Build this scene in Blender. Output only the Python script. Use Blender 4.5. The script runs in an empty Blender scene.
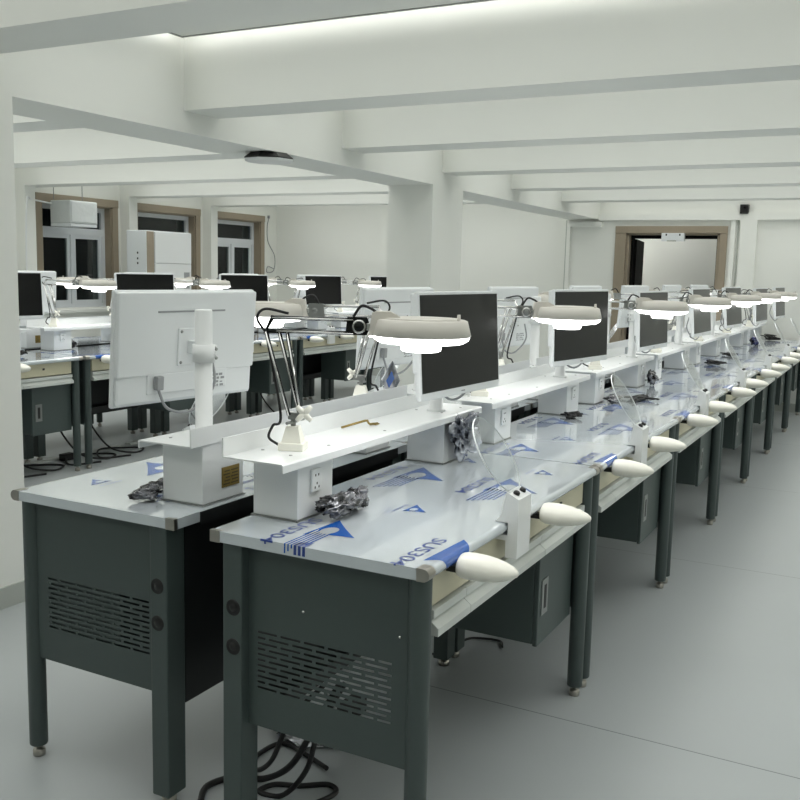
import bpy, bmesh, math, random
from mathutils import Vector, Matrix, noise
random.seed(7)
PI = math.pi
C = bpy.context.scene.collection

# ------------------------------------------------------------------ materials
def lin(c):
    return tuple(((v/255)/12.92 if v/255 <= .04045 else ((v/255+.055)/1.055)**2.4) for v in c)
def mat(name, rgb, rough=.5, metal=0., spec=.5, emit=None, estr=0., coat=0., bump=None, vary=None):
    m = bpy.data.materials.new(name); m.use_nodes = True
    nt = m.node_tree; b = nt.nodes['Principled BSDF']
    b.inputs['Base Color'].default_value = (*lin(rgb), 1)
    b.inputs['Roughness'].default_value = rough
    b.inputs['Metallic'].default_value = metal
    b.inputs['Specular IOR Level'].default_value = spec
    b.inputs['Coat Weight'].default_value = coat
    b.inputs['Coat Roughness'].default_value = .05
    if emit:
        b.inputs['Emission Color'].default_value = (*emit, 1); b.inputs['Emission Strength'].default_value = estr
    tc = nt.nodes.new('ShaderNodeTexCoord')
    if vary:       # gentle mottling of the surface's own colour
        sc, amt = vary
        n = nt.nodes.new('ShaderNodeTexNoise'); n.inputs['Scale'].default_value = sc; n.inputs['Detail'].default_value = 4
        nt.links.new(tc.outputs['Object'], n.inputs['Vector'])
        mx = nt.nodes.new('ShaderNodeMix'); mx.data_type = 'RGBA'
        a = lin(rgb); mx.inputs['A'].default_value = (*[v*(1-amt) for v in a], 1); mx.inputs['B'].default_value = (*[min(1, v*(1+amt)) for v in a], 1)
        nt.links.new(n.outputs['Fac'], mx.inputs['Factor']); nt.links.new(mx.outputs['Result'], b.inputs['Base Color'])
    if bump:
        sc, st = bump
        n = nt.nodes.new('ShaderNodeTexNoise'); n.inputs['Scale'].default_value = sc
        nt.links.new(tc.outputs['Object'], n.inputs['Vector'])
        bp = nt.nodes.new('ShaderNodeBump'); bp.inputs['Strength'].default_value = st; bp.inputs['Distance'].default_value = .01
        nt.links.new(n.outputs['Fac'], bp.inputs['Height']); nt.links.new(bp.outputs['Normal'], b.inputs['Normal'])
    return m

M = {}
M['wall'] = mat('wall_paint', (236, 237, 232), .75, vary=(3, .015))
M['ceil'] = mat('ceiling_paint', (236, 237, 232), .8)
M['base'] = mat('skirting_paint', (176, 180, 174), .5)
M['steel'] = mat('dark_grey_green_powder_coat', (66, 77, 75), .45, vary=(40, .04))
M['black'] = mat('black_panel_paint', (24, 27, 27), .5)
M['rubber'] = mat('black_rubber', (18, 18, 18), .5)
M['film'] = mat('film_covered_steel', (208, 215, 220), .14, .25, coat=.8, bump=(7, .03))
M['ink'] = mat('blue_film_ink', (22, 84, 168), .25, coat=.5)
M['inks'] = mat('dark_blue_film_ink', (40, 66, 140), .3, coat=.5)
M['cap'] = mat('bare_steel', (172, 168, 160), .3, 1.)
M['chrome'] = mat('chrome', (200, 200, 198), .18, 1.)
M['darkchrome'] = mat('blackened_rod', (34, 36, 36), .25, .6)
M['beige'] = mat('beige_drawer_front', (206, 200, 174), .45)
M['tray'] = mat('pale_grey_drawer_front', (206, 210, 206), .35)
M['white'] = mat('white_powder_coat', (232, 234, 234), .32, coat=.2)
M['plast'] = mat('white_monitor_plastic', (226, 229, 230), .45)
M['rest'] = mat('cream_white_rest', (244, 242, 232), .38)
M['lampw'] = mat('warm_white_lamp_shell', (210, 206, 198), .42)
M['screen'] = mat('black_screen_glass', (8, 9, 9), .2, spec=.3)
M['brass'] = mat('brass_plate', (150, 128, 70), .4, .7)
M['bronze'] = mat('engraved_dark', (90, 78, 44), .5, .3)
M['wood'] = mat('tan_window_casing', (152, 140, 122), .5, vary=(14, .06))
M['upvc'] = mat('white_window_frame', (214, 218, 222), .35)
M['lens'] = mat('lit_lamp_diffuser', (250, 250, 250), .5, emit=(1, 1, .98), estr=3.4)
M['led'] = mat('led_strip_glow', (250, 250, 250), .5, emit=(.99, 1, .965), estr=2.3)
M['panel'] = mat('panel_fill_glow', (222, 226, 222), .8, emit=(.99, 1, .97), estr=.6)  # added underside glow as fill light; no mesh uses it
M['alu'] = mat('brushed_aluminium', (150, 152, 150), .35, .8)
M['grey'] = mat('grey_cable', (150, 152, 154), .5)
M['ac'] = mat('white_appliance', (224, 228, 230), .4)
M['wrap'] = mat('plastic_wrapped_white', (216, 220, 220), .18, coat=.6, bump=(9, .9))
M['door'] = mat('dark_door_leaf', (17, 15, 15), .75, spec=.1)

def crumple_mat(name, dark, light, scale):
    m = mat(name, dark, .22, .55, coat=.4)
    nt = m.node_tree; b = nt.nodes['Principled BSDF']
    tc = nt.nodes.new('ShaderNodeTexCoord'); n = nt.nodes.new('ShaderNodeTexNoise'); n.inputs['Scale'].default_value = scale
    r = nt.nodes.new('ShaderNodeValToRGB'); r.color_ramp.elements[0].position = .44; r.color_ramp.elements[1].position = .58
    r.color_ramp.elements[0].color = (*lin(dark), 1); r.color_ramp.elements[1].color = (*lin(light), 1)
    nt.links.new(tc.outputs['Object'], n.inputs['Vector']); nt.links.new(n.outputs['Fac'], r.inputs['Fac']); nt.links.new(r.outputs['Color'], b.inputs['Base Color'])
    return m
M['foil'] = crumple_mat('black_and_silver_film_scrap', (20, 20, 22), (150, 150, 156), 16)
M['silver'] = crumple_mat('silver_film_bag', (92, 96, 106), (216, 218, 224), 11)
M['bluebag'] = crumple_mat('blue_black_scrap', (18, 20, 28), (46, 56, 116), 18)

def glass_mat(name, tint, refl_rough=.02, frost=0.):
    m = bpy.data.materials.new(name); m.use_nodes = True; nt = m.node_tree; nt.nodes.clear()
    o = nt.nodes.new('ShaderNodeOutputMaterial'); t = nt.nodes.new('ShaderNodeBsdfTransparent'); g = nt.nodes.new('ShaderNodeBsdfGlossy')
    lw = nt.nodes.new('ShaderNodeLayerWeight'); pw = nt.nodes.new('ShaderNodeMath'); pw.operation = 'POWER'; pw.inputs[1].default_value = 5
    f = nt.nodes.new('ShaderNodeMath'); f.operation = 'MULTIPLY_ADD'; f.inputs[1].default_value = .9; f.inputs[2].default_value = .045
    lw.inputs['Blend'].default_value = .5
    nt.links.new(lw.outputs['Facing'], pw.inputs[0]); nt.links.new(pw.outputs[0], f.inputs[0])
    t.inputs['Color'].default_value = (*tint, 1); g.inputs['Roughness'].default_value = refl_rough
    mx = nt.nodes.new('ShaderNodeMixShader')
    nt.links.new(f.outputs[0], mx.inputs[0]); nt.links.new(t.outputs[0], mx.inputs[1]); nt.links.new(g.outputs[0], mx.inputs[2])
    last = mx
    if frost:
        d = nt.nodes.new('ShaderNodeBsdfDiffuse'); d.inputs['Color'].default_value = (.85, .88, .88, 1)
        m2 = nt.nodes.new('ShaderNodeMixShader'); m2.inputs[0].default_value = frost
        nt.links.new(mx.outputs[0], m2.inputs[1]); nt.links.new(d.outputs[0], m2.inputs[2]); last = m2
    nt.links.new(last.outputs[0], o.inputs['Surface'])
    return m
M['acrylic'] = glass_mat('clear_acrylic', (.97, .98, .98))
M['acryedge'] = glass_mat('frosted_acrylic_edge', (.97, .98, .98), .2, .9)
M['pane'] = glass_mat('night_window_pane', (.55, .6, .6), .03)

def floor_mat():
    m = mat('grey_vinyl_floor', (168, 173, 174), .34, vary=(1.3, .05)); nt = m.node_tree; b = nt.nodes['Principled BSDF']
    src = b.inputs['Base Color'].links[0].from_socket
    tc = nt.nodes.new('ShaderNodeTexCoord'); s = nt.nodes.new('ShaderNodeSeparateXYZ'); nt.links.new(tc.outputs['Object'], s.inputs[0])
    def math_(op, a, v):
        n = nt.nodes.new('ShaderNodeMath'); n.operation = op
        nt.links.new(a, n.inputs[0]); n.inputs[1].default_value = v; return n.outputs[0]
    # welded seams between the 2 m wide sheets
    y = math_('ADD', s.outputs['Y'], 20 - 1.065); y = math_('MODULO', y, 2.); y = math_('SUBTRACT', y, 1.); y = math_('ABSOLUTE', y, 0)
    k = math_('GREATER_THAN', y, .9975)
    mx = nt.nodes.new('ShaderNodeMix'); mx.data_type = 'RGBA'; mx.inputs['B'].default_value = (*lin((112, 116, 116)), 1)
    nt.links.new(k, mx.inputs['Factor']); nt.links.new(src, mx.inputs['A']); nt.links.new(mx.outputs['Result'], b.inputs['Base Color'])
    return m
M['floor'] = floor_mat()

# ------------------------------------------------------------------ mesh helpers
def new(): return bmesh.new()
def box(bm, x0, x1, y0, y1, z0, z1, bev=0, mi=0, rot=None, seg=2):
    r = bmesh.ops.create_cube(bm, size=1)
    vs = r['verts']
    bmesh.ops.scale(bm, vec=(x1-x0, y1-y0, z1-z0), verts=vs)
    bmesh.ops.translate(bm, vec=((x0+x1)/2, (y0+y1)/2, (z0+z1)/2), verts=vs)
    fs = {f for v in vs for f in v.link_faces}
    if bev:
        es = list({e for v in vs for e in v.link_edges})
        g = bmesh.ops.bevel(bm, geom=es, offset=bev, segments=seg, affect='EDGES', profile=.5)
        fs = {f for v in g['verts'] for f in v.link_faces} | {f for f in fs if f.is_valid}
        vs = list({v for f in fs for v in f.verts})
    for f in fs: f.material_index = mi
    if rot is not None: bmesh.ops.transform(bm, matrix=rot, verts=vs)
    return vs
def frame(d):
    d = d.normalized(); a = Vector((0, 0, 1)) if abs(d.z) < .95 else Vector((1, 0, 0))
    u = d.cross(a).normalized(); return u, d.cross(u).normalized()
def tube(bm, pts, r, seg=8, mi=0, caps=True):
    pts = [Vector(p) for p in pts]; rings = []
    rs = r if isinstance(r, (list, tuple)) else [r]*len(pts)
    u = None
    for i, p in enumerate(pts):
        d = (pts[min(i+1, len(pts)-1)] - pts[max(i-1, 0)]).normalized()
        if u is None: u, v = frame(d)
        else:
            u = (u - d*u.dot(d)).normalized(); v = d.cross(u)
        rings.append([bm.verts.new(p + (u*math.cos(2*PI*k/seg) + v*math.sin(2*PI*k/seg))*rs[i]) for k in range(seg)])
    for a, b in zip(rings, rings[1:]):
        for k in range(seg):
            f = bm.faces.new((a[k], a[(k+1) % seg], b[(k+1) % seg], b[k])); f.smooth = True; f.material_index = mi
    if caps:
        for c in (rings[0][::-1], rings[-1]):
            f = bm.faces.new(c); f.material_index = mi
def spline(pts, n=8):
    P = [Vector(p) for p in pts]; P = [P[0]*2-P[1]] + P + [P[-1]*2-P[-2]]; out = []
    for i in range(1, len(P)-2):
        for k in range(n):
            t = k/n; a, b, c, d = P[i-1:i+3]
            out.append(.5*((2*b)+(-a+c)*t+(2*a-5*b+4*c-d)*t*t+(-a+3*b-3*c+d)*t**3))
    out.append(P[-2]); return out
def lathe(bm, prof, seg=32, mi=0, mtx=None, smooth=True):
    rings = []; allv = []
    for r, z in prof:
        if r < 1e-6: ring = [bm.verts.new((0, 0, z))]
        else: ring = [bm.verts.new((r*math.cos(2*PI*k/seg), r*math.sin(2*PI*k/seg), z)) for k in range(seg)]
        rings.append(ring); allv += ring
    for a, b in zip(rings, rings[1:]):
        for k in range(seg):
            q = [a[k % len(a)], a[(k+1) % len(a)], b[(k+1) % len(b)], b[k % len(b)]]
            q = list(dict.fromkeys(q))
            if len(q) > 2:
                f = bm.faces.new(q); f.smooth = smooth; f.material_index = mi
    if mtx is not None: bmesh.ops.transform(bm, matrix=mtx, verts=allv)
    return allv
def prism(bm, poly, y0, y1, mi=0, mtx=None):          # poly in (x,z), extruded along y
    a = [bm.verts.new((x, y0, z)) for x, z in poly]; b = [bm.verts.new((x, y1, z)) for x, z in poly]
    n = len(poly); fs = [bm.faces.new(a), bm.faces.new(b[::-1])]
    for k in range(n): fs.append(bm.faces.new((a[k], b[k], b[(k+1) % n], a[(k+1) % n])))
    for f in fs: f.material_index = mi
    if mtx is not None: bmesh.ops.transform(bm, matrix=mtx, verts=a+b)
    return a+b
def obj(name, bm, m, parent=None, label=None):
    bmesh.ops.recalc_face_normals(bm, faces=bm.faces[:])
    me = bpy.data.meshes.new(name); bm.to_mesh(me); bm.free()
    for x in (m if isinstance(m, (list, tuple)) else [m]): me.materials.append(M[x] if isinstance(x, str) else x)
    o = bpy.data.objects.new(name, me); C.objects.link(o)
    if parent: o.parent = parent
    if label: o['label'] = label
    return o
def thing(name, label, cat, loc=(0, 0, 0), rz=0, group=None):
    o = bpy.data.objects.new(name, None); C.objects.link(o); o.location = loc; o.rotation_euler = (0, 0, rz)
    o.empty_display_size = .1
    return tag(o, label, cat, group)
def tag(o, label, cat, group=None):
    o['label'] = label; o['category'] = cat
    if group: o['group'] = group
    return o
def struct(name, bm, m, parent=None):
    o = obj(name, bm, m, parent)
    if parent is None: o['kind'] = 'structure'
    return o
def dup(root, loc, rz, label, group):
    def cp(o, par):
        c = o.copy(); C.objects.link(c)
        if par: c.parent = par
        for ch in o.children: cp(ch, c)
        return c
    r = cp(root, None); r.location = loc; r.rotation_euler = (0, 0, rz)
    r['label'] = label; r['group'] = group
    return r

# ------------------------------------------------------------------ the room
XW, XR, YB, YE, YEL, ZC = -7.12, 3.3, -4.2, 9.25, 9.45, 2.72
MBX0, MBX1, MBZ = -2.745, -2.361, 2.09
BZ = 2.195; BW = .268
beamY = [-3.86, -2.42, -.98, .465, 1.967, 3.46, 4.937, 6.385, 7.825]
bm = new(); box(bm, XW-.4, XR+.1, YB-.1, 12.6, -.06, 0); struct('floor', bm, 'floor')
bm = new(); box(bm, XW-.4, XR+.1, YB-.1, 12.6, ZC, ZC+.08); struct('ceiling', bm, 'ceil')
bm = new(); box(bm, MBX0, MBX1, YB, YE+.02, MBZ, ZC); struct('trim_1', bm, 'wall')              # main beam along the pillars
for n, y in enumerate(beamY):
    bm = new(); box(bm, MBX1, XR, y, y+BW, BZ, ZC); struct('trim_%d' % (2+2*n), bm, 'wall')
    bm = new(); box(bm, XW, MBX0, y, y+BW, BZ, ZC); struct('trim_%d' % (3+2*n), bm, 'wall')
    if y > 3: 
        bm = new(); box(bm, XW, XW+.14, y, y+.13, 0, BZ); struct('trim_%d' % (30+n), bm, 'wall')   # wall piers under the beams
for n, (y0, y1) in enumerate(((.385, .94), (4.78, 5.335))):
    bm = new(); box(bm, MBX0+.0, MBX1, y0, y1, 0, MBZ); p = struct('wall_pillar', bm, 'wall')
    bm = new(); b = .012
    box(bm, MBX1, MBX1+b, y0-b, y1+b, 0, .09); box(bm, MBX0-b, MBX0, y0-b, y1+b, 0, .09)
    box(bm, MBX0, MBX1, y0-b, y0, 0, .09); box(bm, MBX0, MBX1, y1, y1+b, 0, .09)
    struct('baseboard_pillar', bm, 'base')
# end wall with the door opening
DX0, DX1, DZ = -2.03, -.985, 1.93
bm = new()
for b in ((MBX0, DX0, YE, YE+.2, 0, ZC), (DX1, XR, YE, YE+.2, 0, ZC), (DX0, DX1, YE, YE+.2, DZ, ZC)): box(bm, *b)
struct('wall_end', bm, 'wall')
bm = new(); box(bm, XW-.2, MBX0, YEL, YEL+.2, 0, ZC); struct('wall_end_recess', bm, 'wall')
bm = new(); box(bm, XR, XR+.1, YB, YE+.2, 0, ZC); struct('wall_right', bm, 'wall')
bm = new(); box(bm, XW-.3, XR+.1, YB-.1, YB, 0, ZC); struct('wall_back', bm, 'wall')
bm = new(); box(bm, MBX1+.0, XR, YE-.05, YE, 2.075, 2.152); struct('trim_ledge', bm, 'wall')
bm = new(); box(bm, -.775, -.60, YE-.05, YE, 0, 2.075); struct('trim_pilaster', bm, 'wall')
bm = new(); box(bm, -.875, -.825, YE-.03, YE, .0, 2.075, .004); tube(bm, [(-.80, YE-.012, 2.07), (-.80, YE-.012, 0.0)], .006, mi=1)
tag(obj('cable_trunking', bm, ['wall', 'base']), 'white vertical cable trunking on end wall beside the doorway', 'trunking')
bm = new(); box(bm, MBX0-.0, MBX0+.045, YE-.035, YE, 0, 2.05); tube(bm, [(MBX0-.012, YE-.01, 2.08), (MBX0-.012, YE-.01, 0.02)], .007, mi=1)
tag(obj('corner_conduit', bm, ['wall', 'base']), 'thin conduit running down the end wall corner under the long beam', 'conduit')
bm = new(); box(bm, MBX0+.03, MBX1+.04, YE-.06, YE, 2.0, 2.06); struct('trim_beam_seat', bm, 'wall')
for nm, b in (('end', (-.985+.13, XR, YE-.014, YE, 0, .1)), ('end_left', (MBX0, DX0-.13, YE-.014, YE, 0, .1)), ('recess', (XW, MBX0, YEL-.014, YEL, 0, .1)), ('right', (XR-.014, XR, YB, YE, 0, .1))):
    bm = new(); box(bm, *b); struct('baseboard_'+nm, bm, 'base')
# window wall
wins = [(5.17, 6.33), (6.56, 7.76), (7.97, 9.13)]; WZ0, WZ1 = .93, 2.147
cw = .085
bm = new(); y = YB
for a, b in wins:
    box(bm, XW-.3, XW, y, a+cw, 0, ZC); box(bm, XW-.3, XW, a+cw, b-cw, 0, WZ0+.02); box(bm, XW-.3, XW, a+cw, b-cw, WZ1-cw, ZC); y = b-cw
box(bm, XW-.3, XW, y, YEL+.2, 0, ZC)
struct('wall_left', bm, 'wall')
for n, (a, b) in enumerate(wins):
    bm = new()
    x0, x1 = XW-.15, XW+.025
    box(bm, XW, x1, a, a+cw, WZ0, WZ1, .004); box(bm, XW, x1, b-cw, b, WZ0, WZ1, .004); box(bm, XW, x1+.008, a, b, WZ1-cw, WZ1, .004)
    for (y0, y1, z0, z1) in ((a+cw-.005, a+cw+.012, WZ0, WZ1-cw), (b-cw-.012, b-cw+.005, WZ0, WZ1-cw), (a+cw, b-cw, WZ1-cw-.012, WZ1-cw+.005)):
        box(bm, x0, XW+.002, y0, y1, z0, z1)
    w = struct('window_%d' % (n+1), bm, 'wood')
    bm = new(); box(bm, x0, XW+.07, a-.03, b+.03, WZ0-.03, WZ0+.01, .006); struct('window_sill', bm, 'wall', w)
    A, B = a+cw+.012, b-cw-.012; Z0, Z1 = WZ0+.01, WZ1-cw-.012; zt = 1.74; fx0, fx1 = x0, x0+.06; ym = (A+B)/2; t = .05
    bm = new()
    for q in ((A, A+t, Z0, Z1), (B-t, B, Z0, Z1), (A+t, B-t, Z1-t, Z1), (A+t, B-t, Z0, Z0+t), (A+t, B-t, zt, zt+.075), (ym-.02, ym+.02, Z0+t, zt)):
        box(bm, fx0, fx1, *q)
    for (s0, s1) in ((A+t, ym-.02), (ym+.02, B-t)):       # the sliding sashes
        for q in ((s0, s0+.04, Z0+t, zt), (s1-.04, s1, Z0+t, zt), (s0+.04, s1-.04, zt-.04, zt), (s0+.04, s1-.04, Z0+t, Z0+t+.04)): box(bm, fx0+.01, fx1-.012, *q)
    struct('window_frame', bm, 'upvc', w)
    bm = new(); box(bm, fx0+.025, fx0+.03, A+.02, B-.02, Z0+.02, Z1-.02); struct('window_pane', bm, 'pane', w)
# night outside: an unlit dark facade across the yard
bm = new(); box(bm, XW-3.2, XW-3.0, 2, 14, -1, 5); o = obj('night_facade', bm, mat('dark_masonry', (44, 46, 46), .9)); o['kind'] = 'structure'; o.name = 'wall_outside'
# door casing, leaf, corridor
bm = new(); c = .13
box(bm, DX0-c, DX0, YE-.025, YE+.0, 0, 2.01, .004); box(bm, DX1, DX1+c*.6, YE-.025, YE, 0, 2.01, .004); box(bm, DX0-c, DX1+c*.6, YE-.032, YE, DZ, 2.01, .004)
box(bm, DX0-.002, DX0+.03, YE, YE+.2, 0, DZ); box(bm, DX1-.03, DX1+.002, YE, YE+.2, 0, DZ); box(bm, DX0, DX1, YE, YE+.2, DZ-.02, DZ+.002)
d1 = struct('door_1', bm, 'wood')
bm = new(); box(bm, DX0+.03, DX0+.05, YE+.1, YE+.2, 0, DZ-.02); box(bm, DX1-.05, DX1-.03, YE+.1, YE+.2, 0, DZ-.02); box(bm, DX0+.03, DX1-.03, YE+.1, YE+.2, DZ-.055, DZ-.02)
struct('door_jamb', bm, 'door', d1)
bm = new(); box(bm, 0, .95, -.02, .02, .01, DZ-.06)
lf = struct('door_leaf', bm, 'door', d1); lf.location = (DX0+.05, YE+.2, 0); lf.rotation_euler = (0, 0, math.radians(98.5))
bm = new()
for k, z in enumerate((1.60, 1.62, 1.66, 1.70, 1.72)): box(bm, .86 + .012*((k % 2)), .875+.012*(k % 2), -.028, -.02, z, z+.012)
lk = struct('door_lock', bm, 'chrome', lf)
bm = new()
box(bm, -4.5, 2, 11.2, 11.3, 0, ZC); box(bm, -2.13, 1.2, 11.05, 11.2, 0, 2.25); struct('wall_corridor', bm, 'wall')
bm = new(); box(bm, -1.617, -1.366, YE-.075, YE+.0, DZ-.09, DZ+.0, .006)
for x in (-1.57, -1.42): box(bm, x, x+.016, YE-.078, YE-.074, DZ-.03, DZ-.008, mi=1)
box(bm, -1.55, -1.45, YE-.079, YE-.07, DZ-.094, DZ-.082, mi=2)
bmh = tag(obj('door_closer_box', bm, ['ac', 'black', 'chrome']), 'white rectangular box mounted at the head of the far doorway', 'door closer')
# lamp out of view, added to brighten the corridor
bm = new(); box(bm, -2.9, -2.0, 10.0, 10.3, 2.66, ZC); o = tag(obj('corridor_fill_lamp', bm, mat('corridor_fill_glow', (250, 250, 250), .5, emit=(1, 1, .97), estr=6.)), 'unseen lamp added to light the corridor beyond the doorway', 'lamp')

# ceiling lights: a hung panel with LED strips on its edges, one per bay
def ceiling_light(x0, x1, y0, y1, label):
    z = 2.52
    t = thing('ceiling_light', label, 'ceiling light', ((x0+x1)/2, (y0+y1)/2, z), 0, 'panel lights hung in the ceiling bays')
    hx, hy = (x1-x0)/2, (y1-y0)/2
    bm = new(); box(bm, -hx+.012, hx-.012, -hy+.012, hy-.012, 0, .05); obj('panel', bm, 'ceil', t)
    ld = bpy.data.lights.new('fill_downlight', 'AREA'); ld.shape = 'RECTANGLE'; ld.size = 2*hx-.06; ld.size_y = 2*hy-.06  # added downlight to brighten the floor; the panel itself does not glow
    ld.energy = (1.62 if x0 > -3 else 2.0)*ld.size*ld.size_y; ld.spread = math.radians(134); ld.color = (.99, 1, .97)
    lo = bpy.data.objects.new('fill_downlight', ld); C.objects.link(lo); lo.parent = t; lo.location = (0, 0, -.012)
    bm = new()
    for b in ((-hx, hx, hy-.012, hy), (-hx, hx, -hy, -hy+.012), (-hx, -hx+.012, -hy, hy), (hx-.012, hx, -hy, hy)): box(bm, *b, -.004, .012)
    obj('panel_edge', bm, 'alu', t)
    for s in (-1, 1):
        bm = new(); box(bm, -hx+.02, hx-.02, s*(hy-.006)-.006, s*(hy-.006)+.006, .016, .044); obj('led_strip', bm, 'led', t)
    for s in (-1, 1):
        bm = new(); box(bm, s*(hx-.006)-.006, s*(hx-.006)+.006, -hy+.02, hy-.02, .016, .044); obj('led_strip', bm, 'led', t)
    for sx in (-1, 1):
        for sy in (-1, 1):
            bm = new(); tube(bm, [(sx*hx*.8, sy*hy*.7, .05), (sx*hx*.8, sy*hy*.7, ZC-z)], .003, 6); obj('hanger', bm, 'chrome', t)
ords = ['first', 'second', 'third', 'fourth', 'fifth', 'sixth', 'seventh', 'eighth', 'ninth']
for n, y in enumerate(beamY):
    y1 = beamY[n+1] if n < 8 else YE
    if y < -2.5: continue
    a, b = y+BW+.08, min(y1, YE)-.08
    if b-a > .4:
        ceiling_light(MBX1+.06, XR-.2, a, b, 'long white panel light in the %s ceiling bay over the open-floor row' % ords[n-1])
        ceiling_light(XW+.3, MBX0-.06, a, b, 'long white panel light in the %s ceiling bay over the window row' % ords[n-1])

# ------------------------------------------------------------------ bench
H, D, L, T = .80, .594, 1.297, .027
def film_map(v):                   # (s along -y, u = x) on the top, folded over front nose and table ends
    s, u, lift = v.x, v.y, .0006+v.z
    r = T/2; y = -s; z = H+lift; x = u
    if u > -r:
        a = (u+r)/r
        x = -r+(r+lift)*math.sin(min(a, PI)); z = H-r+(r+lift)*math.cos(min(a, PI))
    if y < 0:
        z = z+y-lift*0; y = -lift
    return Vector((x, y, z))
def film_print():
    bm = new()
    def poly(pts, mi, z=0):
        vs = [bm.verts.new((a, b, z)) for a, b in pts]; f = bm.faces.new(vs); f.material_index = mi
    def text(s0, u0, ln, h):
        cu = bpy.data.curves.new('t', 'FONT'); cu.body = 'SUS304'; cu.size = 1; cu.offset = .007
        o = bpy.data.objects.new('t', cu); C.objects.link(o); bpy.context.view_layer.update()
        me = bpy.data.meshes.new_from_object(o.evaluated_get(bpy.context.evaluated_depsgraph_get()))
        xs = [v.co.x for v in me.vertices]; ys = [v.co.y for v in me.vertices]
        kx = ln/(max(xs)-min(xs)); ky = h/(max(ys)-min(ys))
        nv = [bm.verts.new((s0+(v.co.x-min(xs))*kx, u0+(v.co.y-min(ys))*ky, 0)) for v in me.vertices]
        for p in me.polygons:
            try: bm.faces.new([nv[i] for i in p.vertices]).material_index = 2
            except ValueError: pass
        bpy.data.objects.remove(o); bpy.data.curves.remove(cu); bpy.data.meshes.remove(me)
    def logo(s0, u0, k, lines=True, bite=True):
        # a sail: triangle with one concave flank, an ellipse left clear near its base, fine lines trailing off
        A_, B_, C_ = (-.02, .02), (.10, .135), (.14, .012)
        P = [A_]
        for i in range(1, 8):
            t = i/8; w = 4*t*(1-t); P.append((A_[0]+(B_[0]-A_[0])*t+.0*w, A_[1]+(B_[1]-A_[1])*t-.004*w))
        P.append(B_)
        for i in range(1, 8):
            t = i/8; w = 4*t*(1-t); P.append((B_[0]+(C_[0]-B_[0])*t-.006*w, B_[1]+(C_[1]-B_[1])*t-.016*w))
        P.append(C_)
        poly([(s0+a*k, u0+b*k) for a, b in P], 1)
        if bite: poly([(s0+(.078+.032*math.cos(PI*i/12))*k, u0+(.050+.021*math.sin(PI*i/12))*k) for i in range(24)], 0, .0003)
        if lines:
            for i in range(6):
                z = .018+.0095*i
                poly([(s0+.105*k, u0+z*k), (s0+(.25-.008*i)*k, u0+z*k), (s0+(.25-.008*i)*k, u0+(z+.0042)*k), (s0+.105*k, u0+(z+.0042)*k)], 1)
                if i < 5: poly([(s0+.08*k, u0+(z+.0042)*k), (s0+.128*k, u0+(z+.0042)*k), (s0+.128*k, u0+(z+.0095)*k), (s0+.095*k, u0+(z+.0095)*k)], 0, .0004)
    for s0, u0 in ((-.225, -.445), (-.232, -.098), (-.93, -.262), (-.93, -.565)):
        if u0 > -.6: text(s0, u0, .235, .036)
        logo(s0, u0+(.05 if u0 != -.098 else .04), 1.0 if s0 > -.5 and u0 != -.098 else 1.25, u0 != -.098, u0 != -.098)
    for s0, u0 in ((-.485, -.31), (-1.13, -.175), (-1.17, -.46)):
        text(s0, u0, .085, .010); logo(s0+.0, u0+.02, .5, False)
    bmesh.ops.bisect_plane(bm, geom=bm.verts[:]+bm.edges[:]+bm.faces[:], plane_co=(0, .026, 0), plane_no=(0, 1, 0), clear_outer=True)
    # the three bars where a sheet is cut at the table end
    for i in range(3): poly([(-.03-.004*i, -.33+.012*i-.02), (.05, -.33+.012*i-.02), (.05, -.322+.012*i-.02), (-.03-.004*i, -.322+.012*i-.02)], 2)
    r = T/2
    for k in range(7):
        u = -r+r*.45*k; g = bm.verts[:]+bm.edges[:]+bm.faces[:]
        bmesh.ops.bisect_plane(bm, geom=g, plane_co=(0, u, 0), plane_no=(0, 1, 0))
    g = bm.verts[:]+bm.edges[:]+bm.faces[:]
    bmesh.ops.bisect_plane(bm, geom=g, plane_co=(0, 0, 0), plane_no=(1, 0, 0))
    bmesh.ops.bisect_plane(bm, geom=bm.verts[:]+bm.edges[:]+bm.faces[:], plane_co=(T-.004, 0, 0), plane_no=(1, 0, 0), clear_outer=True)
    bmesh.ops.triangulate(bm, faces=bm.faces[:])
    for v in bm.verts: v.co = film_map(v.co)
    return bm
def slot_panel(y):
    bm = new(); x0, x1, z0, z1, t = -.506, -.045, .308, H-T, .0015
    sx0, sx1, n = -.479, -.104, 11; zt, pit, sh = .555, .0142, .0058
    box(bm, x0, x1, y, y+t, zt, z1); zb = zt-pit*n
    box(bm, x0, x1, y, y+t, z0, zb); box(bm, x0, sx0, y, y+t, zb, zt); box(bm, sx1, x1, y, y+t, zb, zt)
    for r in range(n):
        zc = zt-pit*r; box(bm, sx0, sx1, y, y+t, zc-pit, zc-sh)
        off = 0 if r % 2 == 0 else -.034; x = sx0+off; w, p = .058, .068
        prev = sx0
        while x < sx1:
            a, b = max(x, sx0), min(x+w, sx1)
            if b > a and a > prev: box(bm, prev, a, y, y+t, zc-sh, zc)
            prev = max(prev, b); x += p
        if prev < sx1: box(bm, prev, sx1, y, y+t, zc-sh, zc)
    return bm
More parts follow.
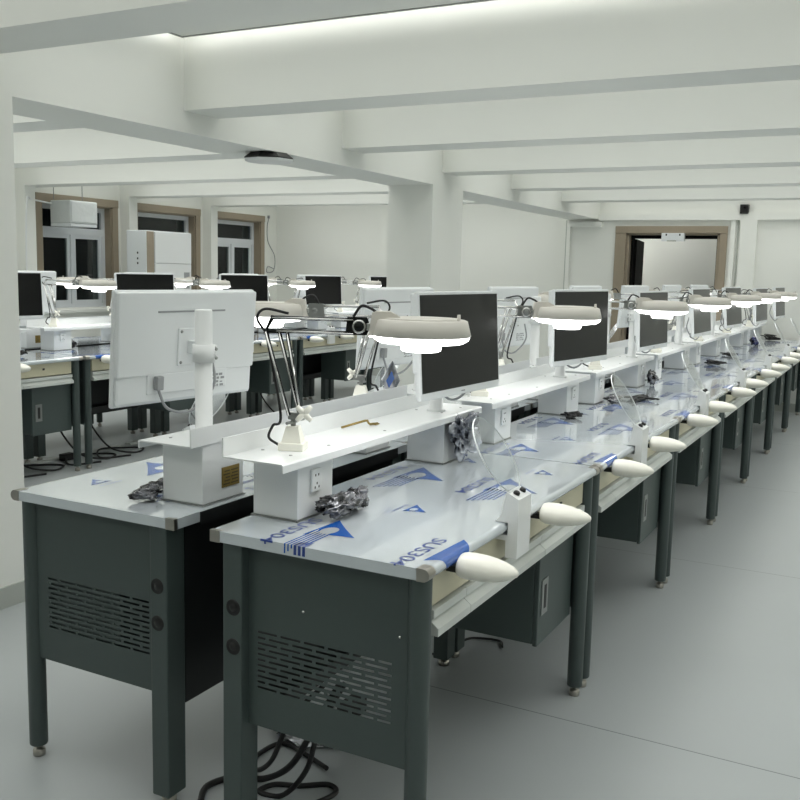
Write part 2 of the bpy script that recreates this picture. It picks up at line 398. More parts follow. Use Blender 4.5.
def make_bench(label, group):
    t = thing('workbench', label, 'workbench', (0, 0, 0), 0, group)
    r = T/2
    prof = [(-D, H), (-D, H-T)] + [(-r+r*math.sin(a), H-r-r*math.cos(a)) for a in [PI*i/10 for i in range(11)]]
    bm = film_print(); prism(bm, prof, 0, L); top = obj('tabletop', bm, ['film', 'ink', 'inks'], t)
    for f in top.data.polygons:
        f.use_smooth = False
    for y, s in ((0, -1), (L, 1)):           # bare steel showing at the corners
        bm = new(); e = .0012
        pf = [(-.03, H+e), (-.03, H-T-e)] + [(-r+(r+e)*math.sin(a), H-r-(r+e)*math.cos(a)) for a in [PI*i/10 for i in range(11)]]
        prism(bm, pf, min(y+s*e, y-s*.033), max(y+s*e, y-s*.033)); obj('corner_cap', bm, 'cap', top, 'bare steel corner')
        bm = new(); box(bm, -D-e, -D+.028, min(y+s*e, y-s*.012), max(y+s*e, y-s*.012), H-T-e, H+e); obj('corner_cap', bm, 'cap', top, 'bare steel corner')
    for y in (.038, L-.038):
        bm = new(); lathe(bm, [(0, .035), (.024, .035), (.026, .038), (.026, H-T)], 20, mtx=Matrix.Translation((-.037, y, 0))); g = obj('leg', bm, 'steel', t)
        bm = new(); lathe(bm, [(0, 0), (.017, 0), (.018, .006), (.018, .018), (.014, .022), (.008, .024), (.008, .038)], 16, mtx=Matrix.Translation((-.037, y, 0))); obj('levelling_foot', bm, 'cap', g)
        bm = new(); yy = y-.032 if y < .5 else y-.038
        box(bm, -.562, -.505, yy, yy+.07, .03, H-T, .004); g = obj('leg', bm, 'steel', t)
        bm = new(); lathe(bm, [(0, 0), (.02, 0), (.02, .018), (.008, .02), (.008, .032)], 14, mtx=Matrix.Translation((-.533, yy+.035, 0))); obj('levelling_foot', bm, 'cap', g)
        ye = yy if y < .5 else yy+.07; sg = -1 if y < .5 else 1
        for z in (.613, .513):
            bm = new(); lathe(bm, [(0, .003), (.010, .003), (.011, .0005), (.018, .0035), (.021, 0)], 20, mtx=Matrix.Translation((-.530, ye, z)) @ Matrix.Rotation(PI/2*(1 if sg < 0 else -1), 4, 'X'))
            obj('cable_grommet', bm, 'rubber', g, 'black round grommet')
    for y in (.036, L-.0315):
        p = obj('end_panel', slot_panel(y), 'steel', t)
        bm = new()
        for x, z in ((-.345, .629), (-.085, .621)):
            lathe(bm, [(0, .0035), (.003, .003), (.004, 0)], 10, mtx=Matrix.Translation((x, y, z)) @ Matrix.Rotation(PI/2, 4, 'X'))
        obj('screw', bm, 'chrome', p)
    bm = new(); box(bm, -.556, -.546, .083, L-.083, .27, H-T); box(bm, -.5965, -.5942, .10, L-.10, H-T-.01, H-.0012); obj('back_panel', bm, 'black', t, 'black back panel')
    bm = new(); box(bm, -.52, -.48, .09, L-.09, .30, .34); obj('cross_rail', bm, 'black', t)
    # beige drawer and pale drawer fronts under the top
    bm = new(); box(bm, -.42, -.03, .078, L-.078, .688, H-T-.002, .003); d = obj('drawer', bm, 'beige', t, 'beige full-width drawer')
    bm = new(); lathe(bm, [(0, .004), (.006, .004), (.007, 0)], 14, mtx=Matrix.Translation((-.03, .98, .735)) @ Matrix.Rotation(PI/2, 4, 'Y')); box(bm, -.028, -.0255, .972, .988, .728, .742, .002, mi=0)
    obj('lock', bm, 'rubber', d)
    pf = [(-.40, .682), (-.022, .682), (-.022, .662), (-.032, .657), (-.010, .640), (-.010, .622), (-.40, .622)]
    for a, b in ((.078, .258), (.261, .797), (.80, L-.078)):
        bm = new(); prism(bm, pf, a, b); obj('drawer', bm, 'tray', t, 'pale grey lipped drawer')
    bm = new(); box(bm, -.36, -.075, .905, L-.045, .298, .618, .003); obj('cupboard', bm, 'steel', t)
    bm = new(); box(bm, -.075, -.060, .905, L-.06, .292, .616, .003); dr = obj('door', bm, 'steel', t)
    bm = new(); box(bm, -.060, -.0565, .93, .985, .385, .50, .0015); box(bm, -.0565, -.0555, .948, .967, .405, .48, mi=1)
    obj('handle', bm, ['alu', 'rubber'], dr, 'recessed metal pull')
    # hand rests pushed into the front edge
    for yc in (.165, .725):
        bm = new(); n = 20
        prof_ = [(0, .0), (.018, .0), (.0235, .003), (.0258, .012), (.0268, .03), (.026, .056), (.0235, .08), (.019, .104), (.0125, .124), (.006, .135), (0, .138)]
        mt = Matrix.Translation((.002, yc, .770)) @ Matrix.Rotation(PI/2, 4, 'Y') @ Matrix.Diagonal((1.14, 1.6, 1.02, 1))
        lathe(bm, prof_, n, mtx=mt); q = obj('hand_rest', bm, 'rest', t, 'cream tapered hand rest')
        bm = new(); box(bm, -.03, .004, yc-.012, yc+.012, .752, .766); obj('bracket', bm, 'black', q)
    return t
def make_shield(label, group):        # clamps on the front edge
    t = thing('splash_shield', label, 'shield', (0, 0, 0), 0, group)
    bm = new(); y0, y1 = .452, .545
    pf = [(-.002, .71), (.030, .71), (.030, .865), (-.004, .882), (-.012, .85), (-.014, .83), (-.022, .812), (-.034, H+.002), (.003, H+.002), (.003, H-T-.004), (-.03, H-T-.004), (-.03, H-T-.018), (-.002, H-T-.018)]
    prism(bm, pf, y0, y1); obj('clamp', bm, 'white', t); hd = t
    nrm = Vector((.017, 0, .034)).normalized()
    R_ = Vector((0, 0, 1)).rotation_difference(nrm).to_matrix().to_4x4()
    for y in (.478, .522):
        bm = new(); lathe(bm, [(0, .008), (.006, .008), (.0085, .005), (.009, 0)], 14, mtx=Matrix.Translation((.013, y, .8745)) @ R_)
        obj('knob', bm, 'rubber', hd, 'black knob')
    # teardrop acrylic leaning back over the top
    ax = Vector((-.50, 0, .866)); pts = []
    for i in range(33):
        a = 2*PI*i/32
    N = 40; base = Vector((.004, .4985, .873)); Ls = .218
    def outline(i):
        a = 2*PI*i/N; c, s = math.cos(a), math.sin(a)
        l = Ls*(.5-.5*c); w = .088*s*(1.0-.28*c*-1 if False else 1.0)
        w = w*(1.05+.15*c) if False else w
        return l, w
    nn = Vector((.866, 0, .5)); bm = new(); A = []; B = []
    for i in range(N):
        l, w = outline(i); w += .0
        if l < .03: w = math.copysign(max(abs(w), .030*min(1, abs(w)/.012)), w)
        p = base+ax*l+Vector((0, w-.018*l/Ls, 0)); A.append(bm.verts.new(p-nn*.002)); B.append(bm.verts.new(p+nn*.002))
    bm.faces.new(A); bm.faces.new(B[::-1])
    for i in range(N):
        f = bm.faces.new((A[i], B[i], B[(i+1) % N], A[(i+1) % N])); f.material_index = 1
    obj('shield', bm, ['acrylic', 'acryedge'], hd, 'clear acrylic shield')
    return t

# ------------------------------------------------------------------ riser shelf
def make_riser(label, group):
    t = thing('riser_shelf', label, 'shelf', (0, 0, 0), 0, group)
    y0, y1 = .055, 1.262; k = .004
    bm = new()
    pf = [(-.602, 1.018), (-.602, .968), (-.428, .968), (-.424, .964), (-.424, .950), (-.420, .950), (-.420, .968), (-.424, .972), (-.598, .972), (-.598, 1.018)]
    prism(bm, pf, y0, y1); s = obj('shelf', bm, 'white', t)
    bm = new()
    for (x, y) in ((-.57, .18), (-.47, .16), (-.465, .33), (-.57, .34), (-.57, 1.05), (-.47, 1.04), (-.47, 1.19), (-.56, 1.19), (-.455, .62)):
        lathe(bm, [(0, .0015), (.004, .0015), (.005, 0)], 8, mtx=Matrix.Translation((x, y, .972)))
    obj('screw', bm, 'alu', s)
    for a, b in ((.17, .335), (1.03, 1.205)):
        bm = new(); box(bm, -.592, -.455, a, b, H+.004, .967, .0015)
        box(bm, -.597, -.452, a-.004, b+.004, H, H+.004, mi=1)
        p = obj('pedestal', bm, ['white', 'alu'], t)
        yc = (a+b)/2-.005
        bm = new(); box(bm, -.455, -.447, yc-.023, yc+.023, .866, .926, .003)
        for yy, zz in ((-.007, .910), (.007, .910), (0, .888), (-.009, .878), (.009, .878)):
            box(bm, -.4475, -.4465, yc+yy-.002, yc+yy+.002, zz-.003, zz+.003, mi=1)
        obj('socket', bm, ['white', 'rubber'], p, 'white wall socket')
        if a > .5:
            bm = new(); yc = 1.02; box(bm, -.5945, -.592, yc+.03, yc+.105, .836, .892)
            for i in range(5): box(bm, -.5952, -.5944, yc+.036, yc+.066 - .004*(i % 2), .843+.009*i, .8465+.009*i, mi=1)
            for i in range(5): box(bm, -.5952, -.5944, yc+.072, yc+.1 - .005*(i % 3), .843+.009*i, .8465+.009*i, mi=1)
            obj('nameplate', bm, ['brass', 'bronze'], p, 'brass plate')
    return t

# ------------------------------------------------------------------ monitor
MW, MH = .54, .325
def make_monitor(label, group):
    t = thing('monitor', label, 'monitor', (0, 0, 0), 0, group)
    bm = new(); lathe(bm, [(0, .0), (.032, .0), (.032, .004), (.0235, .006), (.0235, .346), (.021, .35), (0, .35)], 24); obj('pole', bm, 'white', t)
    bm = new(); lathe(bm, [(.0236, .208), (.030, .208), (.030, .256), (.0236, .256)], 24); box(bm, -.006, .014, -.05, -.024, .211, .253, .003)
    box(bm, .01, .055, -.058, -.03, .217, .251, .004)
    cl = obj('clamp', bm, 'white', t)
    bm = new()
    for y in (-.016, -.038):
        for z in (.220, .244): lathe(bm, [(0, .003), (.004, .003), (.005, 0)], 10, mtx=Matrix.Translation((-.029 if y > -.03 else -.007, y, z)) @ Matrix.Rotation(-PI/2, 4, 'Y'))
    obj('bolt', bm, 'alu', cl)
    # casing local: x forward (screen side), y along width, z up, origin at screen centre
    bm = new(); hw, hh = MW/2, MH/2
    box(bm, -.014, 0, -hw, hw, -hh, hh, .004)
    box(bm, -.030, -.010, -hw+.004, hw-.004, -hh+.085, hh-.004, .005)
    box(bm, -.024, -.010, -hw+.006, hw-.006, -hh+.004, -hh+.09, .008); box(bm, -.030, -.012, -.15, .16, -hh+.03, -hh+.09, .004)
    box(bm, -.0315, -.029, -.13, .13, hh-.062, hh-.057, mi=1)
    cs = obj('casing', bm, ['plast', 'grey'], t)
    bm = new(); box(bm, -.001, .0012, -hw+.010, hw-.010, -hh+.024, hh-.010); obj('screen', bm, 'screen', cs, 'black switched-off screen')
    bm = new(); box(bm, .0, .0006, -.012, .012, -hh+.009, -hh+.013); obj('badge', bm, 'grey', cs)
    bm = new(); box(bm, -.036, -.029, -.055, .055, -.055, .055, .003); box(bm, -.075, -.034, -.022, .022, -.02, .02, .003)
    for y in (-.045, .045):
        for z in (-.045, .045): lathe(bm, [(0, .003), (.004, .002), (.005, 0)], 8, mi=1, mtx=Matrix.Translation((-.036, y, z)) @ Matrix.Rotation(-PI/2, 4, 'Y'))
    obj('mounting_plate', bm, ['plast', 'alu'], cs)
    bm = new(); random.seed(3)
    for r in range(4):
        y = .05
        while y < .13:
            w = random.choice((.006, .01, .014)); box(bm, -.0308, -.0298, -y-w, -y, -hh+.034+.011*r, -hh+.038+.011*r + (.003 if random.random() > .6 else 0)); y += w+random.choice((.004, .007))
    obj('rating_label', bm, 'grey', cs)
    bm = new(); tube(bm, spline([(-.03, .13, -hh+.075), (-.045, .125, -hh+.03), (-.05, .10, -hh-.01), (-.06, .04, -hh-.025), (-.08, -.0, -hh+.0), (-.10, -.03, -hh+.06), (-.08, -.035, -.03)]), .0042, 8)
    box(bm, -.052, -.034, .118, .142, -hh+.045, -hh+.085, .003)
    obj('cable', bm, 'grey', cs)
    return t
def set_monitor(m, off, yaw, tilt):
    for c in m.children:
        if c.name.startswith('casing'):
            c.location = off; c.rotation_euler = (0, tilt, yaw)

# ------------------------------------------------------------------ magnifier lamp
def make_lamp(label, group, black):
    t = thing('magnifier_lamp', label, 'lamp', (0, 0, 0), 0, group)
    bar = 'darkchrome' if black else 'chrome'
    bm = new(); rz = Matrix.Rotation(math.radians(20), 4, 'Z')
    box(bm, -.033, .033, -.03, .03, 0, .02, .002)
    a = [bm.verts.new((x, y, .02)) for x, y in ((-.026, -.024), (.026, -.024), (.026, .024), (-.026, .024))]
    b = [bm.verts.new((x, y, .062)) for x, y in ((-.016, -.014), (.016, -.014), (.016, .014), (-.016, .014))]
    bm.faces.new(b)
    for k in range(4): bm.faces.new((a[k], a[(k+1) % 4], b[(k+1) % 4], b[k]))
    bmesh.ops.transform(bm, matrix=rz, verts=bm.verts[:]); obj('base', bm, 'rest', t)
    bm = new(); tube(bm, [(0, 0, .06), (0, 0, .085)], .007, 10); box(bm, -.012, .03, -.009, .009, .078, .098, .002); tube(bm, [(.0, -.03, .072), (.0, .02, .072)], .004, 8)
    obj('swivel', bm, 'alu', t)
    bm = new()
    for k in range(4):
        a_ = PI/4+k*PI/2; tube(bm, [(0, 0, 0), (0, .026*math.cos(a_), .026*math.sin(a_))], [.009, .006], 8)
    lathe(bm, [(0, -.006), (.009, -.006), (.009, .006), (0, .006)], 10, mtx=Matrix.Rotation(PI/2, 4, 'Y'))
    bmesh.ops.transform(bm, matrix=Matrix.Translation((.038, -.008, .098)) @ Matrix.Rotation(math.radians(-62), 4, 'Z'), verts=bm.verts[:])
    obj('star_knob', bm, 'rest', t, 'white four-armed knob')
    d = Vector((.875, .484, 0)); e = Vector((-.045, -.012, .305)); w = Vector((-d.y, d.x, 0))
    for off, top in ((Vector((-.006, -.012, .09)), e-d*.028), (Vector((.016, .006, .088)), e+d*.006), (Vector((.026, -.002, .088)), e+d*.026)):
        bm = new(); tube(bm, [off, top], .0052, 10, mi=0)
        tube(bm, [off+(top-off)*.0-w*.008, top*.99+off*.01-w*.008], .0028, 8, mi=1)
        obj('lower_rod', bm, [bar, 'chrome'], t)
    j = e+d*.195
    bm = new(); prof = [(-.034, -.006), (.030, -.006), (.030, .004), (-.022, .005), (-.002, .038), (-.014, .040)]
    mt = Matrix.Translation(e) @ Matrix.Rotation(math.atan2(d.y, d.x), 4, 'Z')
    prism(bm, prof, -.004, .004, mtx=mt); obj('elbow', bm, bar, t)
    for z, s0 in ((.034, -.012), (-.0, .0)):
        bm = new(); tube(bm, [e+d*s0+Vector((0, 0, z)), j+Vector((0, 0, z-.002))], .0052, 10); tube(bm, [e+d*s0+Vector((0, 0, z))-w*.009, j+Vector((0, 0, z-.002))-w*.009], .0026, 8, mi=1)
        obj('upper_rod', bm, [bar, 'chrome'], t)
    bm = new(); mj = Matrix.Translation(j+d*.015+Vector((0, 0, .016))) @ Matrix.Rotation(math.atan2(d.y, d.x), 4, 'Z') @ Matrix.Rotation(PI/2, 4, 'X')
    prism(bm, [(-.035, -.022), (.02, -.022), (.03, .0), (.02, .024), (-.03, .024)], -.006, .006, mtx=Matrix.Translation(j+d*.015+Vector((0, 0, .016))) @ Matrix.Rotation(math.atan2(d.y, d.x), 4, 'Z'))
    lathe(bm, [(0, .016), (.012, .016), (.016, .012), (.02, .004), (.02, -.004), (0, -.008)], 18, mtx=mj)
    lathe(bm, [(.013, .0165), (.0155, .0175), (.018, .0125)], 18, mi=1, mtx=mj)
    box(bm, .018, .04, -.01, .01, -.008, .012, .003, 1, mj)
    jt = obj('joint', bm, ['darkchrome' if black else 'alu', 'chrome'], t, 'round joint knob')
    hc = e+d*.37+Vector((0, 0, .008))
    mh = Matrix.Translation(hc) @ Matrix.Rotation(math.atan2(d.y, d.x), 4, 'Z')
    bm = new()
    lathe(bm, [(.05, -.010), (.125, -.013), (.128, -.011), (.118, .027), (.111, .030), (.098, .030), (.096, .033), (.0, .036)], 48)
    # neck block rising from the rim towards the joint
    prism(bm, [(-.136, -.014), (-.10, -.012), (-.10, .03), (-.055, .034), (-.08, .048), (-.118, .048), (-.127, .044)], -.032, .032)
    bmesh.ops.transform(bm, matrix=mh, verts=bm.verts[:]); hd = obj('head', bm, 'lampw', t)
    for f in hd.data.polygons: f.use_smooth = len(f.vertices) == 4
    bm = new(); lathe(bm, [(.125, -.0125), (.121, -.022), (.108, -.030), (.06, -.036), (.052, -.036)], 48); lathe(bm, [(.053, -.034), (.051, -.050), (.044, -.053), (0, -.054)], 32)
    box(bm, -.134, -.11, -.028, .028, -.0165, -.0145)
    bmesh.ops.transform(bm, matrix=mh, verts=bm.verts[:]); obj('diffuser', bm, 'lens', hd, 'glowing white diffuser')
    bm = new(); lathe(bm, [(.0985, .0305), (.0985, .0325), (.0965, .0325)], 48); lathe(bm, [(0, .046), (.004, .046), (.005, .030)], 10, mtx=Matrix.Translation((.09, -.06, 0)))
    bmesh.ops.transform(bm, matrix=mh, verts=bm.verts[:]); obj('lens_cover', bm, 'lampw', hd)
    bm = new()
    tube(bm, spline([(-.02, -.03, .012), (-.055, -.03, .03), (-.05, -.02, .06), (-.03, -.014, .09), e+Vector((-.03, 0, -.02))]), .0036, 8)
    tube(bm, spline([e+Vector((-.03, 0, -.01)), e-d*.05+Vector((0, 0, .03)), e-d*.03+Vector((0, 0, .055)), e+d*.03+Vector((0, 0, .045))]), .0036, 8)
    obj('cable', bm, 'rubber', t); bm = new()
    tube(bm, spline([j+Vector((0, 0, .04)), j+d*.02+Vector((0, 0, .068)), j+d*.045+Vector((0, 0, .062)), j+d*.062+Vector((0, 0, .05))]), .0036, 8)
    obj('cable', bm, 'rubber', t)
    return t

# ------------------------------------------------------------------ rows of benches
P2 = 1.305
rows = {'A': dict(n=7, x=0, y=0, rz=0, name='the open-floor row', p=P2),
        'B': dict(n=7, x=-1.321, y=L+.02, rz=PI, name='the second row', p=P2),
        'C': dict(n=5, x=-4.09, y=1.62, rz=0, name='the third row', p=1.325),
        'D': dict(n=5, x=-4.09-1.321, y=1.62+L, rz=PI, name='the window row', p=1.325)}
ordn = ['first', 'second', 'third', 'fourth', 'fifth', 'sixth', 'seventh']
def place(rw, i, lx, ly, lz):
    r = rows[rw]; by = r['y']+r['p']*i
    if r['rz']: return (r['x']-lx, by-ly, lz)
    return (r['x']+lx, by+ly, lz)
proto = {}
def put(kind, maker, rw, i, lx, ly, lz, label, group, key=None):
    loc = place(rw, i, lx, ly, lz); key = key or kind
    if key not in proto:
        o = proto[key] = maker(label, group); o.location = loc; o.rotation_euler = (0, 0, rows[rw]['rz'])
    else: o = dup(proto[key], loc, rows[rw]['rz'], label, group)
    return o
# monitor pose (local offset of screen centre from the pole foot)
monA = [((.137, -.110, .243), -.058, -.064), ((.125, -.10, .24), -.154, -.03), ((.145, -.12, .225), -.062, -.05), ((.165, -.1, .235), -.03, -.09), ((.175, -.1, .238), -.07, -.1), ((.225, -.1, .225), -.06, -.07), ((.245, -.1, .23), -.06, -.08)]
for rw, r in rows.items():
    for i in range(r['n']):
        o = ordn[i]; rn = r['name']
        bench = put('bench', make_bench, rw, i, 0, 0, 0,
            ('dark grey workbench with film-printed top, %s from the near end of %s' % (o, rn)), 'steel workbenches in %s' % rn)
        put('shield', make_shield, rw, i, 0, 0, 0, 'clear shield in white clamp, %s from the near end of %s' % (o, rn), 'clamp-on shields in %s' % rn)
        if rw == 'B' and i == 0: first_back = bench
        dx, dy = (.024, -.05) if r['rz'] else (0, -.04 if rw == 'C' else 0)
        put('riser', make_riser, rw, i, dx, dy, 0, 'white riser shelf on the %s bench from the near end of %s' % (o, rn), 'riser shelves in %s' % rn)
        if rw in 'AC':
            mp = (-.51, 1.078); pose = monA[i] if rw == 'A' else ((.10, -.06+.02*math.sin(i*2.1), .235), -.24+.05*math.cos(i*1.7), -.05)
            lb = 'dark-screened white monitor on its pole, %s from the near end of %s' % (o, rn)
        else:
            mp = (-.521, 1.091); pose = ((.212, -.168, .233), -.114, -.07) if i % 2 == 0 else ((.205, -.15, .235), -.06, -.05)
            lb = 'white monitor seen from the back, %s from the near end of %s' % (o, rn)
        m = put('monitor', make_monitor, rw, i, mp[0], mp[1], .972, lb, 'monitors in %s' % rn)
        set_monitor(m, *pose)
        blk = (rw == 'A' and i == 0)
        lb = 'white round magnifier lamp, %s from the near end of %s' % (o, rn)
        if blk: lb = 'white magnifier lamp on black arms at the near end of the open-floor row'
        jit = [0, -.085, .08, .09, .13, .12, .13][i] if rw == 'A' else 0
        put('lamp', lambda l, g: make_lamp(l, g, blk), rw, i, -.512+jit*.4, .232-(.04 if rw == 'C' else 0), .972, lb, 'magnifier lamps in %s' % rn, 'lampblack' if blk else 'lampchrome')

for c in list(first_back.children):          # the end bench of the second row has no rests fitted
    if c.name.startswith('hand_rest'):
        for g in list(c.children): bpy.data.objects.remove(g)
        bpy.data.objects.remove(c)

# ------------------------------------------------------------------ loose things on and under the benches
def crumple(name, label, cat, m, loc, size, seed, group=None, rz=0):
    bm = new(); bmesh.ops.create_icosphere(bm, subdivisions=5, radius=1)
    for f in bm.faces: f.smooth = True
    sx, sy, sz = size
    for v in bm.verts:
        p = v.co.copy(); q = Vector((seed*3.1, seed*1.7, 0))
        ridge = 1-abs(noise.noise(p*2.6+q))*2.4; ridge2 = 1-abs(noise.noise(p*5.5+q*2))*2.4
        a = noise.noise(p*1.3+q)*.5 + ridge*.20 + ridge2*.12
        v.co = p*(.72+a) + noise.noise_vector(p*2.2+q)*.16
    zmin = min(v.co.z for v in bm.verts)
    for v in bm.verts: v.co = Vector((v.co.x*sx, v.co.y*sy, (v.co.z-zmin)*sz*.5))
    o = obj(name, bm, m); o.location = loc; o.rotation_euler = (0, 0, rz)
    return tag(o, label, cat, group)
def cable_heap(label, loc, size, seed, m='rubber', group='cable heaps on the benches'):
    rnd = random.Random(seed); bm = new(); pts = []
    for k in range(16):
        a = k*2.0+rnd.random(); r = .45+.55*rnd.random(); pts.append((math.cos(a)*r*size[0], math.sin(a)*r*size[1], .008+rnd.random()*size[2]))
    tube(bm, spline(pts, 6), .005, 6)
    pts = [(p[1]*.8, p[0]*.5, max(.008, p[2]*1.1)) for p in pts[::-1]]
    tube(bm, spline(pts, 6), .004, 6)
    o = obj('cable_heap', bm, m); o.location = loc; return tag(o, label, 'cables', group)
G1 = 'crumpled film scraps on the benches'
crumple('film_scrap', 'crumpled black and silver film scrap leaning on the near pedestal below the socket', 'film scrap', 'foil', (-.395, .285, H), (.042, .095, .055), 1, G1)
crumple('film_scrap', 'small curled black film scrap standing behind the near pedestal socket heap', 'film scrap', 'foil', (-.395, .36, H), (.026, .048, .062), 17, G1)
crumple('film_bag', 'silver film bag bunched against the far pedestal under the first riser shelf', 'film bag', 'silver', (-.415, 1.115, H), (.036, .10, .16), 4, G1)
crumple('film_scrap', 'torn black film scraps by the pedestal on the second row end bench', 'film scrap', 'foil', (-.925, .145, H), (.035, .05, .036), 5, G1)
crumple('film_scrap', 'black film curl beside the white pedestal of the second row end bench', 'film scrap', 'foil', (-.965, .255, H), (.05, .022, .03), 6, G1)
crumple('film_scrap', 'flat black film scrap by the near pedestal of the third open-floor bench', 'film scrap', 'foil', (-.405, 2.95, H), (.035, .11, .035), 7, G1)
crumple('film_bag', 'black bag crumpled under the far end of the third open-floor riser shelf', 'film bag', 'foil', (-.41, 3.80, H), (.032, .06, .085), 8, G1)
crumple('film_bag', 'blue and black bag crumpled on the seventh open-floor bench by its near pedestal', 'film bag', 'bluebag', (-.37, 7.84, H), (.04, .10, .085), 9, G1)
cable_heap('black cable coil lying on the second open-floor bench by its far pedestal', (-.42, 2.30, H), (.03, .07, .012), 1)
cable_heap('flat black cable stretched across the third open-floor bench', (-.31, 3.10, H), (.035, .14, .008), 2)
cable_heap('dark cable heap on the fifth open-floor bench by its near pedestal', (-.33, 5.42, H), (.05, .12, .03), 3)
cable_heap('dark cable heap on the fifth open-floor bench by its far pedestal', (-.37, 6.40, H), (.04, .10, .015), 4)
cable_heap('dark cable heap on the seventh open-floor bench by its far pedestal', (-.34, 8.85, H), (.05, .14, .05), 5)
cable_heap('black cable heap on the third-row bench behind the end monitor', (-4.38, 2.62, H), (.05, .08, .03), 6)
crumple('film_scrap', 'dark film scrap near the second third-row pedestal', 'film scrap', 'foil', (-4.60, 3.25, H), (.05, .07, .07), 11, G1)
# brass bent key on the shelf
bm = new(); tube(bm, [(0, 0, .004), (.03, .085, .016), (.034, .092, .016), (.036, .096, .008), (.038, .102, .004), (.048, .13, .004)], .0035, 8)
box(bm, .03, .052, .112, .135, .001, .004)
o = tag(obj('brass_hook', bm, 'brass'), 'bent brass hook lying on the first white riser shelf', 'hook'); o.location = (-.575, .575, .972)
# leaning film offcut on the second row shelf
bm = new(); prism(bm, [(0, 0), (.003, 0), (.003, .1), (0, .1)], -.05, .05, mtx=Matrix.Rotation(math.radians(38), 4, 'X')); box(bm, -.001, .0045, -.03, .02, .04, .075, mi=1, rot=Matrix.Rotation(math.radians(38), 4, 'X'))
o = tag(obj('film_offcut', bm, ['silver', 'ink']), 'square silver film offcut with blue mark propped beside the second-row magnifier lamp base', 'film offcut'); o.location = (-.78, 1.28, 1.0)

def cord(label, pts, r=.006, name='power_cord', m='rubber'):
    bm = new(); tube(bm, spline(pts, 8), r, 8); return tag(obj(name, bm, m), label, 'cord', 'cords on the floor under the benches')
f = .008
cord('black cord looping on the floor beneath the near vented end panel', [(-.40, .22, .36), (-.47, .17, .27), (-.55, .20, .12), (-.66, .28, .02), (-.72, .36, f), (-.70, .46, f), (-.60, .44, f), (-.50, .40, .012)], .007)
cord('thick black cord hanging under the near open-floor bench', [(-.37, .25, .36), (-.41, .20, .26), (-.50, .22, .11), (-.62, .26, .015), (-.70, .24, f), (-.74, .16, f), (-.70, .08, f)], .009)
cord('black cord coiled on floor inside the near bench back leg', [(-.36, .26, .36), (-.40, .20, .25), (-.44, .20, .12), (-.53, .22, .012), (-.60, .21, f), (-.585, .26, f), (-.52, .29, f), (-.455, .335, f), (-.415, .31, f), (-.44, .23, f), (-.50, .15, f), (-.56, .10, f)], .0075)
crumple('film_scrap', 'flat silver film scrap on the floor under the near open-floor bench', 'film scrap', 'silver', (-.67, .53, 0), (.12, .06, .03), 13, G1)
cord('thin black cord on floor behind the near cupboard', [(-.60, 1.30, f), (-.57, 1.36, f), (-.55, 1.50, f), (-.50, 1.54, f), (-.43, 1.55, f), (-.40, 1.50, f)], .005)
for k, (y, lb) in enumerate(((2.55, 'black cord hanging below the third-row cupboard nearest the pillar'), (3.05, 'black cord looped on the floor below the second third-row bench'), (3.35, 'black cord trailing on the floor under the second third-row bench'), (4.45, 'black cord dangling under the third third-row bench'), (5.5, 'black cord dangling under the fourth third-row bench'))):
    cord(lb, [(-4.5, y, .32), (-4.48, y+.02, .2), (-4.36, y+.08, .05), (-4.25, y+.22, f), (-4.32, y+.38, f), (-4.46, y+.3, f), (-4.5, y+.1, .02), (-4.3, y-.08, f), (-4.2, y+.12, f)], .007)
for k, (yc, lb) in enumerate(((3.1, 'flat grey cable duct on the floor under the second third-row bench'), (1.9, 'flat grey cable duct on the floor under the third-row end bench'), (4.4, 'flat grey cable duct on floor under the third third-row bench'))):
    bm = new(); prism(bm, [(-.035, 0), (.035, 0), (.022, .014), (-.022, .014)], -.6, .6); o = tag(obj('cable_duct', bm, 'tray'), lb, 'cable duct', 'floor cable ducts'); o.location = (-4.55, yc, 0)
for k, (y, lb) in enumerate(((3.1, 'black plug block on the floor below the third-row second bench'), (.62, 'black plug block beneath the near open-floor bench'))):
    bm = new(); box(bm, -.03, .03, -.05, .05, 0, .05, .006)
    pb = tag(obj('plug_block', bm, 'rubber'), lb, 'plug'); pb.location = ((-4.47 if y > 1 else -.62), y if y > 1 else .74, 0)

# ------------------------------------------------------------------ things on the walls, pillars and ceiling
t = thing('access_point', 'black and white wireless access point under the long ceiling beam', 'access point', (-2.45, 2.80, MBZ))
rot = math.radians(12)
bm = new(); lathe(bm, [(0, 0), (.11, 0), (.15, -.03), (.15, -.036), (0, -.036)], 8, smooth=False); b = obj('housing', bm, 'rubber', t); b.rotation_euler = (0, 0, rot)
bm = new(); lathe(bm, [(0, -.048), (.13, -.050), (.149, -.042), (.149, -.0362), (0, -.0362)], 8, smooth=False); b = obj('cover', bm, 'white', t); b.rotation_euler = (0, 0, rot)
t = thing('wall_speaker', 'small black box fixed above the ledge on the end wall', 'speaker', (-.745, YE, 2.195))
bm = new(); box(bm, -.045, .045, -.07, 0, -.055, .045, .005); b = obj('housing', bm, 'rubber', t)
bm = new(); lathe(bm, [(0, .002), (.014, .002), (.018, 0)], 16, mtx=Matrix.Translation((.008, -.07, .015)) @ Matrix.Rotation(PI/2, 4, 'X')); obj('lens', bm, 'screen', t)
t = thing('hanging_air_unit', 'plastic-wrapped white box unit hung on rods before the first window', 'air unit', (-6.89, 5.49, 1.84))
bm = new(); box(bm, -.15, .14, -.185, .19, 0, .235, .012); obj('housing', bm, 'wrap', t)
bm = new(); box(bm, .14, .146, -.17, .175, .015, .22, .004); obj('front_cover', bm, 'wrap', t)
bm = new(); box(bm, -.15, .14, -.18, .18, -.03, -.001, .004); obj('underside_tray', bm, 'ac', t)
for x, y in ((-.12, -.16), (.12, -.0)):
    bm = new(); tube(bm, [(x, y, .23), (x, y, ZC-1.84)], .004, 6); obj('hanging_rod', bm, 'alu', t)
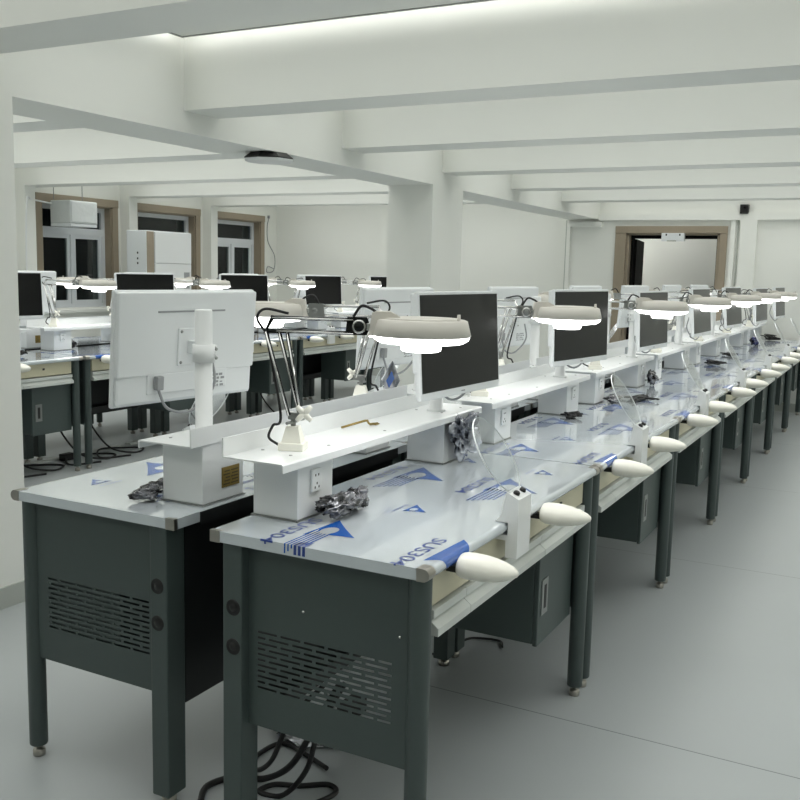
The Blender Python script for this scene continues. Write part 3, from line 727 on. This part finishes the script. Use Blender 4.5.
bm = new(); tube(bm, spline([(-.13, -.17, .2), (-.1, -.45, .22), (-.06, -.55, .21), (-.07, -.57, -.2), (-.07, -.57, -1.0)], 6), .009, 8); obj('pipe', bm, 'white', t)
t = thing('floor_air_conditioner', 'tall white floor-standing air conditioner in front of the second window', 'air conditioner', (-6.42, 6.28, 0))
bm = new(); box(bm, -.16, .12, -.36, .36, 0, 1.80, .008); obj('cabinet', bm, 'ac', t)
bm = new(); box(bm, .12, .135, -.24, .345, .06, 1.45, .004); box(bm, .12, .137, -.24, .345, 1.455, 1.79, .004); obj('front_cover', bm, 'white', t)
bm = new(); box(bm, .12, .13, -.355, -.25, .06, 1.79, .003); obj('trim_strip', bm, 'wood', t, 'tan vertical strip')
bm = new(); box(bm, .1355, .1385, .22, .31, 1.18, 1.36); obj('label', bm, 'grey', t)
bm = new()
for z in (1.44, 1.49, 1.55): box(bm, -.01, .008, -.364, -.359, z, z+.022, .002)
obj('controls', bm, 'rubber', t)
bm = new(); tube(bm, spline([(XW+.015, 9.24, 2.13), (XW+.015, 9.2, 2.0), (XW+.015, 9.22, 1.8), (XW+.015, 9.38, 1.6), (XW+.015, 9.36, 1.4), (XW+.015, 9.2, 1.37), (XW+.015, 9.22, 1.45), (XW+.02, 9.36, 1.42)], 8), .006, 6)
tube(bm, [(XW+.01, 9.24, 2.12), (XW+.01, 9.24, 2.16)], .018, 8)
tag(obj('hanging_cable', bm, 'grey'), 'loose grey cable hanging on the wall after the third window', 'cable')

# ------------------------------------------------------------------ camera, world, view
cam = bpy.data.cameras.new('camera'); co = bpy.data.objects.new('camera', cam); C.objects.link(co)
px, py, pz, yaw, pit, rol, F = (0.84519, -1.75558, 1.43662, 0.485137, 0.136800, 0.023970, 939.149)
cy, sy, cp, sp = math.cos(yaw), math.sin(yaw), math.cos(pit), math.sin(pit)
fw = Vector((-sy*cp, cy*cp, -sp)); rr = Vector((cy, sy, 0)); up = rr.cross(fw)
r2 = rr*math.cos(rol)+up*math.sin(rol); u2 = -rr*math.sin(rol)+up*math.cos(rol)
co.matrix_world = Matrix(((r2.x, u2.x, -fw.x, px), (r2.y, u2.y, -fw.y, py), (r2.z, u2.z, -fw.z, pz), (0, 0, 0, 1)))
cam.sensor_fit = 'HORIZONTAL'; cam.sensor_width = 36; cam.lens = 36*F/800; cam.clip_start = .05
S = bpy.context.scene; S.camera = co
w = bpy.data.worlds.new('night'); S.world = w; w.use_nodes = True
w.node_tree.nodes['Background'].inputs[0].default_value = (.02, .025, .03, 1); w.node_tree.nodes['Background'].inputs[1].default_value = .3
S.view_settings.view_transform = 'Standard'; S.view_settings.look = 'None'; S.view_settings.gamma = 1; S.view_settings.use_curve_mapping = False
S.view_settings.exposure = 1.18
S.cycles.max_bounces = 12; S.cycles.diffuse_bounces = 6; S.cycles.glossy_bounces = 4; S.cycles.transparent_max_bounces = 16
S.cycles.use_denoising = True; S.cycles.caustics_reflective = False; S.cycles.caustics_refractive = False
